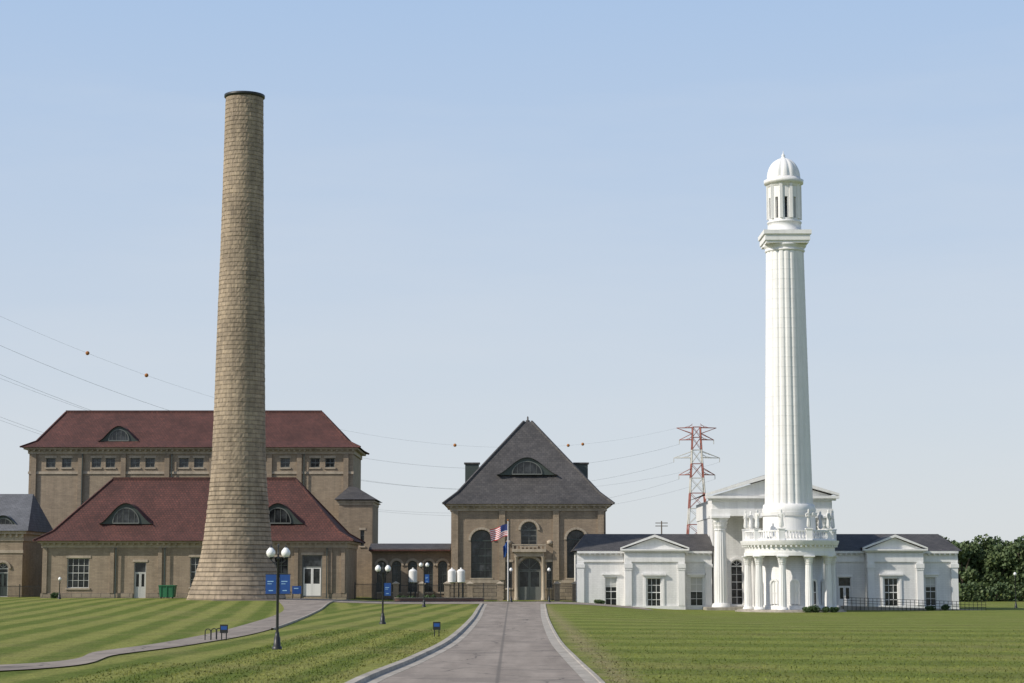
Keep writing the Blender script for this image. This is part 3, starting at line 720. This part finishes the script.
# ---------------- wires
b=B('overhead_power_lines',(0,425,30))
def wire(p0,p1,sag,balls=(),w=.035):
    n=60; P=[]
    for i in range(n+1):
        t=i/n; P.append(Vector(p0).lerp(Vector(p1),t)-Vector((0,0,4*sag*t*(1-t))))
    for p,q in zip(P,P[1:]): beam(b,'conductors','wire',p,q,w)
    for t in balls:
        p=Vector(p0).lerp(Vector(p1),t)-Vector((0,0,4*sag*t*(1-t)))
        lathe(b,'marker_balls','orange',p.x,p.y,[(p.z+.38*math.sin(a*math.pi/8),.38*math.cos(a*math.pi/8)+.001) for a in range(-4,5)],12)
XL=SX(-120,330)
wire((XL,330,55),tips[0],15.2,(.177,.237,.62,.80,.825),w=.022)
wire((XL,330,50),tips[2],15.8); wire((XL,334,44.8),tips[4],15.5); wire((XL,334,43.6),tips[5],15.5,w=.028)
wire((XL,330,37),tips[6],15.3,w=.03); wire((XL,336,36),tips[7],15.5,w=.028)
b.finish()
b=B('utility_pole',(SX(662,420),420,-1)); X=SX(662,420); lathe(b,'pole','bark',X,420,[(-1,.2),(SZ(521,420),.12)],10)
for z in (SZ(523,420),SZ(526,420)): beam(b,'cross_arm','bark',(X-1.3,420,z),(X+1.3,420,z),.16)
b.finish()
# ---------------- street lamps
def lamp(px,D,h=4.5,banners=2,double=True):
    x=SX(px,D); g=H(x,D)
    b=B('street_lamp',(x,D,g))
    lathe(b,'base','iron',x,D,[(g,.22),(g+.12,.22),(g+.14,.16),(g+.5,.14),(g+.6,.1),(g+.75,.085)],16)
    lathe(b,'pole','iron',x,D,[(g+.7,.065),(g+h-.75,.05),(g+h-.7,.085),(g+h-.6,.085),(g+h-.58,.04),(g+h-.2,.03),(g+h-.1,.05),(g+h,.005)],14)
    off=.33 if double else 0
    zz=g+h-.85
    for s in ((-1,1) if double else (0,)):
        if s:
            pts=[(0,zz),(s*.12,zz-.02),(s*.24,zz+.03),(s*off,zz+.14)]
            for p,q in zip(pts,pts[1:]): beam(b,'arms','iron',(x+p[0],D,p[1]),(x+q[0],D,q[1]),.05)
            beam(b,'arms','iron',(x,D,zz-.25),(x+s*.2,D,zz+.0),.03)
        X=x+s*off; zb=zz+.14 if s else g+h-.5
        lathe(b,'lamp_holder','iron',X,D,[(zb,.04),(zb+.05,.1),(zb+.1,.12)],14)
        lathe(b,'globe','globe',X,D,[(zb+.1,.1),(zb+.16,.17),(zb+.26,.205),(zb+.36,.19),(zb+.46,.12),(zb+.52,.06),(zb+.55,.01)],18)
        lathe(b,'lamp_finial','iron',X,D,[(zb+.52,.07),(zb+.57,.03),(zb+.64,.01)],10)
    for s in ((-1,1) if banners==2 else (1,)):
        if banners==0: break
        bx0,bx1=x+s*.07,x+s*.54; z1=g+h-1.38; z0=z1-.84
        box(b,'banner','blue',min(bx0,bx1),max(bx0,bx1),D-.012,D+.012,z0,z1)
        a,c=min(bx0,bx1),max(bx0,bx1)
        box(b,'banner_print','bluel',a+.08,c-.12,D-.017,D-.0125,z0+.52,z0+.56)
        box(b,'banner_print','bluel',a+.08,c-.2,D-.017,D-.0125,z0+.42,z0+.45)
        box(b,'banner_print','bluel',a+.14,c-.14,D-.017,D-.0125,z0+.12,z0+.16)
        for z in (z0-.02,z1+.02): beam(b,'banner_arm','iron',(x,D,z),(x+s*.58,D,z),.03)
    b.finish()
lamp(278,88.6,4.65); lamp(383,134,4.1,1); lamp(424,205,4.7,1)
lamp(511,240,4.1,0,False); lamp(549,240,4.1,0,False); lamp(1015,262,4.6,0,False); lamp(60,240,2.6,0,False)
def small_sign(px,D,h=.9):
    x=SX(px,D);g=H(x,D); b=B('yard_sign',(x,D,g))
    beam(b,'post','iron',(x-.12,D,g-.05),(x-.12,D,g+h),.05);beam(b,'post','iron',(x+.12,D,g-.05),(x+.12,D,g+h),.05)
    box(b,'board','iron',x-.2,x+.2,D-.05,D-.028,g+h-.42,g+h); box(b,'panel','blue',x-.15,x+.15,D-.056,D-.0505,g+h-.26,g+h-.08); b.finish()
small_sign(225,101,.78); small_sign(437,107,.78)
for i,px in enumerate((209,215,220)):
    D=100+i*.6; x=SX(px,D); b=B('hoop_barrier',(x,D,0))
    P=[(x-.14,0)]+[(x+.14*math.cos(math.pi-a*math.pi/8),.45+.14*math.sin(a*math.pi/8)) for a in range(9)]+[(x+.14,0)]
    for p,q in zip(P,P[1:]): beam(b,'tube','iron',(p[0],D,p[1]),(q[0],D,q[1]),.045)
    b.finish()
for px,D in ((297,243),):
    x=SX(px,D); g=H(x,D); b=B('notice_board',(x,D,g))
    for s in (-.5,.5): beam(b,'post','iron',(x+s,D,g),(x+s,D,g+1.5),.08)
    box(b,'panel','blue',x-.55,x+.55,D-.1,D-.045,g+.6,g+1.55); box(b,'print','bluel',x-.35,x+.2,D-.106,D-.1005,g+1.2,g+1.32); b.finish()
# ---------------- fences
def fence(name,xa,xb,y,h=1.8):
    b=B(name,((xa+xb)/2,y,0)); n=int((xb-xa)/.16)
    for i in range(n+1):
        x=xa+(xb-xa)*i/n; g=H(x,y); beam(b,'pickets','iron',(x,y,g+.05),(x,y,g+h),.03)
    m=int((xb-xa)/2.4)
    for i in range(m):
        p=xa+(xb-xa)*i/m;q=xa+(xb-xa)*(i+1)/m
        for z in (.2,h-.2): beam(b,'rails','iron',(p,y+.02,H(p,y)+z),(q,y+.02,H(q,y)+z),.06)
        beam(b,'posts','iron',(p,y,H(p,y)-.05),(p,y,H(p,y)+h+.1),.1)
    b.finish()
fence('iron_fence',SX(355,254),SX(505,254),254,2.1); fence('iron_fence',SX(552,254),SX(575,254),254,2.1); fence('iron_fence',SX(-40,256),SX(40,256),256,1.6)
for px in (396,422,447,470,500,557,575):
    x=SX(px,254); b=B('brick_gate_pier',(x,254,0)); box(b,'shaft','brick2',x-.35,x+.35,253.6,254.3,-.3,2.1); box(b,'cap','lime',x-.45,x+.45,253.5,254.4,2.102,2.25)
    rings(b,'cap_top','lime',[(x-.4,x+.4,253.55,254.35,2.252),(x-.05,x+.05,253.9,254,2.45)]); b.finish()
b=B('low_brick_wall',(SX(440,246.5),246.5,0)); box(b,'wall','redbrick',SX(395,246.5),SX(484,246.5),246.3,246.7,-.2,.42); box(b,'coping','lime',SX(394.5,246.5),SX(484.5,246.5),246.25,246.75,.422,.5); b.finish()
b=B('ramp_railing',(SX(910,244),244,-1))
xa,xb=SX(843,244),SX(985,244)
n=34
for i in range(n+1):
    x=xa+(xb-xa)*i/n; z=H(x,244)+.55*max(0,1-i/n*1.1); beam(b,'posts','iron',(x,244,H(x,244)-.05),(x,244,z+1.0),.05)
for zz in (.35,.65,1.0):
    for i in range(n):
        x=xa+(xb-xa)*i/n;x2=xa+(xb-xa)*(i+1)/n
        beam(b,'rails','iron',(x,244,H(x,244)+.55*max(0,1-i/n*1.1)+zz),(x2,244,H(x2,244)+.55*max(0,1-(i+1)/n*1.1)+zz),.05)
b.finish()
b=B('concrete_ramp',(SX(900,245),245,-1)); poly_y(b,'slab','conc',[(xa,-1.2),(xb,-1.2),(xb,-.98),(xa,-.48)],244.1,246.2); b.finish()
x=SX(168,246); g=H(x,246); b=B('green_dumpster',(x,246,g))
poly_y(b,'bin','green',[(x-.85,g+.15),(x+.85,g+.15),(x+1.0,g+1.5),(x-1.0,g+1.5)],245.3,246.7)
poly_y(b,'lid','green',[(x-1.05,g+1.502),(x+1.05,g+1.502),(x+1.0,g+1.62),(x-1.0,g+1.62)],245.2,246.75)
for s in (-.7,0,.7): box(b,'rib','green',x+s-.05,x+s+.05,245.22,245.298,g+.2,g+1.48)
for s in (-.7,.7): box(b,'wheel','iron',x+s-.08,x+s+.08,245.4,245.6,g,g+.149)
b.finish()
for px in (413,452,461):
    x=SX(px,259); b=B('white_storage_tank',(x,259,0))
    lathe(b,'vessel','white',x,259,[(2.2,.2),(2.3,.5),(2.35,.55),(3.75,.55),(3.8,.5),(3.95,.35),(4.05,.12),(4.2,.1),(4.2,.01)],20,smooth=False)
    for k in range(4): a=k*math.pi/2+.7; beam(b,'leg','iron',(x+.4*math.cos(a),259+.4*math.sin(a),-.1),(x+.4*math.cos(a),259+.4*math.sin(a),2.35),.09)
    b.finish()
# ---------------- flagpole & flags
def flag_mat():
    m,nt,bs=new_mat('us_flag_cloth'); uv=nt.nodes.new('ShaderNodeTexCoord').outputs['UV']
    s=nt.nodes.new('ShaderNodeSeparateXYZ'); nt.links.new(uv,s.inputs[0])
    def mt(op,a,v):
        n=nt.nodes.new('ShaderNodeMath'); n.operation=op; nt.links.new(a,n.inputs[0])
        if hasattr(v,'is_output'): nt.links.new(v,n.inputs[1])
        else: n.inputs[1].default_value=v
        return n.outputs[0]
    red=mt('LESS_THAN',mt('MODULO',mt('MULTIPLY',s.outputs[1],13),2),1)
    c=mix(nt,(.78,.78,.78),(.5,.03,.04),red)
    can=mt('MULTIPLY',mt('LESS_THAN',s.outputs[0],.4),mt('GREATER_THAN',s.outputs[1],.46))
    c=mix(nt,c,(.03,.05,.18),can); nt.links.new(c,bs.inputs['Base Color']); bs.inputs['Roughness'].default_value=.8
    return m
M['flag']=flag_mat()
x=SX(508,252);D=252
b=B('flagpole',(x,D,0)); zt=SZ(521,D)
lathe(b,'pole','pwhite',x,D,[(0,.1),(zt,.05)],12); lathe(b,'ball','orange',x,D,[(zt,.02),(zt+.06,.1),(zt+.15,.1),(zt+.22,.02)],12)
def flag(part,mat,z1,w,h,droop):
    n=16;V=[];Fc=[];uv=[]
    for i in range(n+1):
        u=i/n
        for j in range(n+1):
            v=j/n; V.append((x-.06-w*u*(.85+.1*v),D+.22*math.sin(u*9+v*2)*u,z1-h*(1-v)-droop*u**1.3+.07*math.sin(u*8)))
    for i in range(n):
        for j in range(n):
            a=i*(n+1)+j; Fc.append((a,a+1,a+n+2,a+n+1)); uv.append([(i/n,j/n),(i/n,(j+1)/n),((i+1)/n,(j+1)/n),((i+1)/n,j/n)])
    b.add(part,mat,V,Fc,uv,True)
flag('us_flag','flag',zt-.4,2.4,1.5,.8); flag('state_flag','blue',zt-2.5,.6,1.5,.8)
b.finish()
# ---------------- foliage
def leaves(n,c,rx,ry,rz,size,V,Fc):
    for _ in range(n):
        while True:
            p=Vector((random.uniform(-1,1),random.uniform(-1,1),random.uniform(-1,1)))
            if .35<p.length<1: break
        p=Vector((c[0]+p.x*rx,c[1]+p.y*ry,c[2]+p.z*rz)); s=size*random.uniform(.5,1.3)
        a=Vector((random.gauss(0,1),random.gauss(0,1),random.gauss(0,1))).normalized(); d=a.orthogonal().normalized(); e=a.cross(d)
        o=len(V); V+= [p+d*s,p+e*s*.7,p-d*s,p-e*s*.7]; Fc.append((o,o+1,o+2,o+3))
def foliage_obj(name,V,Fc,mat,parent=None):
    me=bpy.data.meshes.new(name); me.from_pydata([tuple(v) for v in V],[],Fc); me.materials.append(M[mat])
    o=bpy.data.objects.new(name,me); scene.collection.objects.link(o)
    if parent: o.parent=parent
    return o
V=[];Fc=[]; b=B('distant_treeline',(0,0,0))
random.seed(11)
def tree(x,y,h,r):
    g=H(x,y)
    lathe(b,'trunks','bark',x,y,[(g,.4),(g+h*.3,.28),(g+h*.7,.12)],8,capped=False)
    for _ in range(4):
        a=random.uniform(0,6.28); beam(b,'limbs','bark',(x,y,g+h*random.uniform(.25,.5)),(x+r*.6*math.cos(a),y+r*.6*math.sin(a),g+h*.7),.15)
    for _ in range(16):
        a=random.uniform(0,6.28);q=random.uniform(0,.75)*r; zz=g+h*random.uniform(.2,.9)
        k=1-.5*abs((zz-g)/h-.5)
        leaves(150,(x+q*k*math.cos(a),y+q*k*math.sin(a),zz),r*.4,r*.4,h*.12,.32,V,Fc)
for i in range(30):
    px=948+i*8+random.uniform(-4,4); D=random.uniform(330,356)
    tree(SX(px,D),D,random.uniform(8.2,11.6),random.uniform(3.2,4.8))
for i in range(12):
    px=946+i*11; D=325; leaves(260,(SX(px,D),D,.2),2.4,1.5,2.0,.3,V,Fc)
b.finish()
foliage_obj('foliage',V,Fc,'leaf',b.e)
def shrub(px,D,w,h):
    V=[];Fc=[];x=SX(px,D);g=H(x,D)
    for k in range(5): leaves(120,(x+random.uniform(-.5,.5)*w,D+random.uniform(-.2,.2),g+h*random.uniform(.35,.6)),w*.4,w*.35,h*.45,.1,V,Fc)
    foliage_obj('shrub',V,Fc,'shrub')
for px,D,w,h in ((806,229,.9,.7),(815,229,1.1,.8),(826,229,1.0,.7),(834,229.5,.8,.6),(600,246,1,.6),(400,250,1,.8),(412,250,1,.7),(430,250,1,.9),(930,242.5,.8,.6),(945,243,.9,.7),(56,248,.8,.8)): shrub(px,D,w,h)
# ---------------- world, sun, camera
w=bpy.data.worlds.new('World'); scene.world=w; w.use_nodes=True; nt=w.node_tree
bg=nt.nodes['Background']; sky=nt.nodes.new('ShaderNodeTexSky'); sky.sky_type='NISHITA'; sky.sun_disc=False
el=math.radians(36); az=math.radians(-113)
sky.sun_elevation=el; sky.sun_rotation=az; sky.air_density=1.0; sky.dust_density=1.0; sky.ozone_density=1.6; sky.altitude=100
tc=nt.nodes.new('ShaderNodeTexCoord').outputs['Generated']
sp=nt.nodes.new('ShaderNodeSeparateXYZ'); nt.links.new(tc,sp.inputs[0]); zz=sp.outputs[2]
haze=mix(nt,(4.7,4.95,5.2),(2.75,3.85,5.55),ramp(nt,zz,.02,.31))
hf=ramp(nt,zz,.28,.5,.9,.0)
col=mix(nt,sky.outputs[0],haze,hf)
cl=ramp(nt,noise(nt,mapping(nt,tc,(1.2,1.2,7)),1.8,6,.55),.48,.8,0,.3)
col=mix(nt,col,(5.1,5.25,5.4),cl)
nt.links.new(col,bg.inputs[0]); bg.inputs[1].default_value=.145
d=Vector((math.sin(az)*math.cos(el),math.cos(az)*math.cos(el),math.sin(el)))
sl=bpy.data.lights.new('sun','SUN'); sl.energy=4.2; sl.angle=math.radians(.5); sl.color=(1,.925,.81)
so=bpy.data.objects.new('sun',sl); so.rotation_euler=d.to_track_quat('Z','Y').to_euler(); scene.collection.objects.link(so)
cam=bpy.data.cameras.new('camera'); cam.lens=70; cam.sensor_width=36; cam.clip_end=12000; cam.clip_start=.5
co=bpy.data.objects.new('camera',cam); co.location=(0,0,CH); co.rotation_euler=(math.pi/2+TILT,0,0); scene.collection.objects.link(co); scene.camera=co
scene.view_settings.view_transform='Standard'; scene.view_settings.look='None'; scene.view_settings.exposure=0
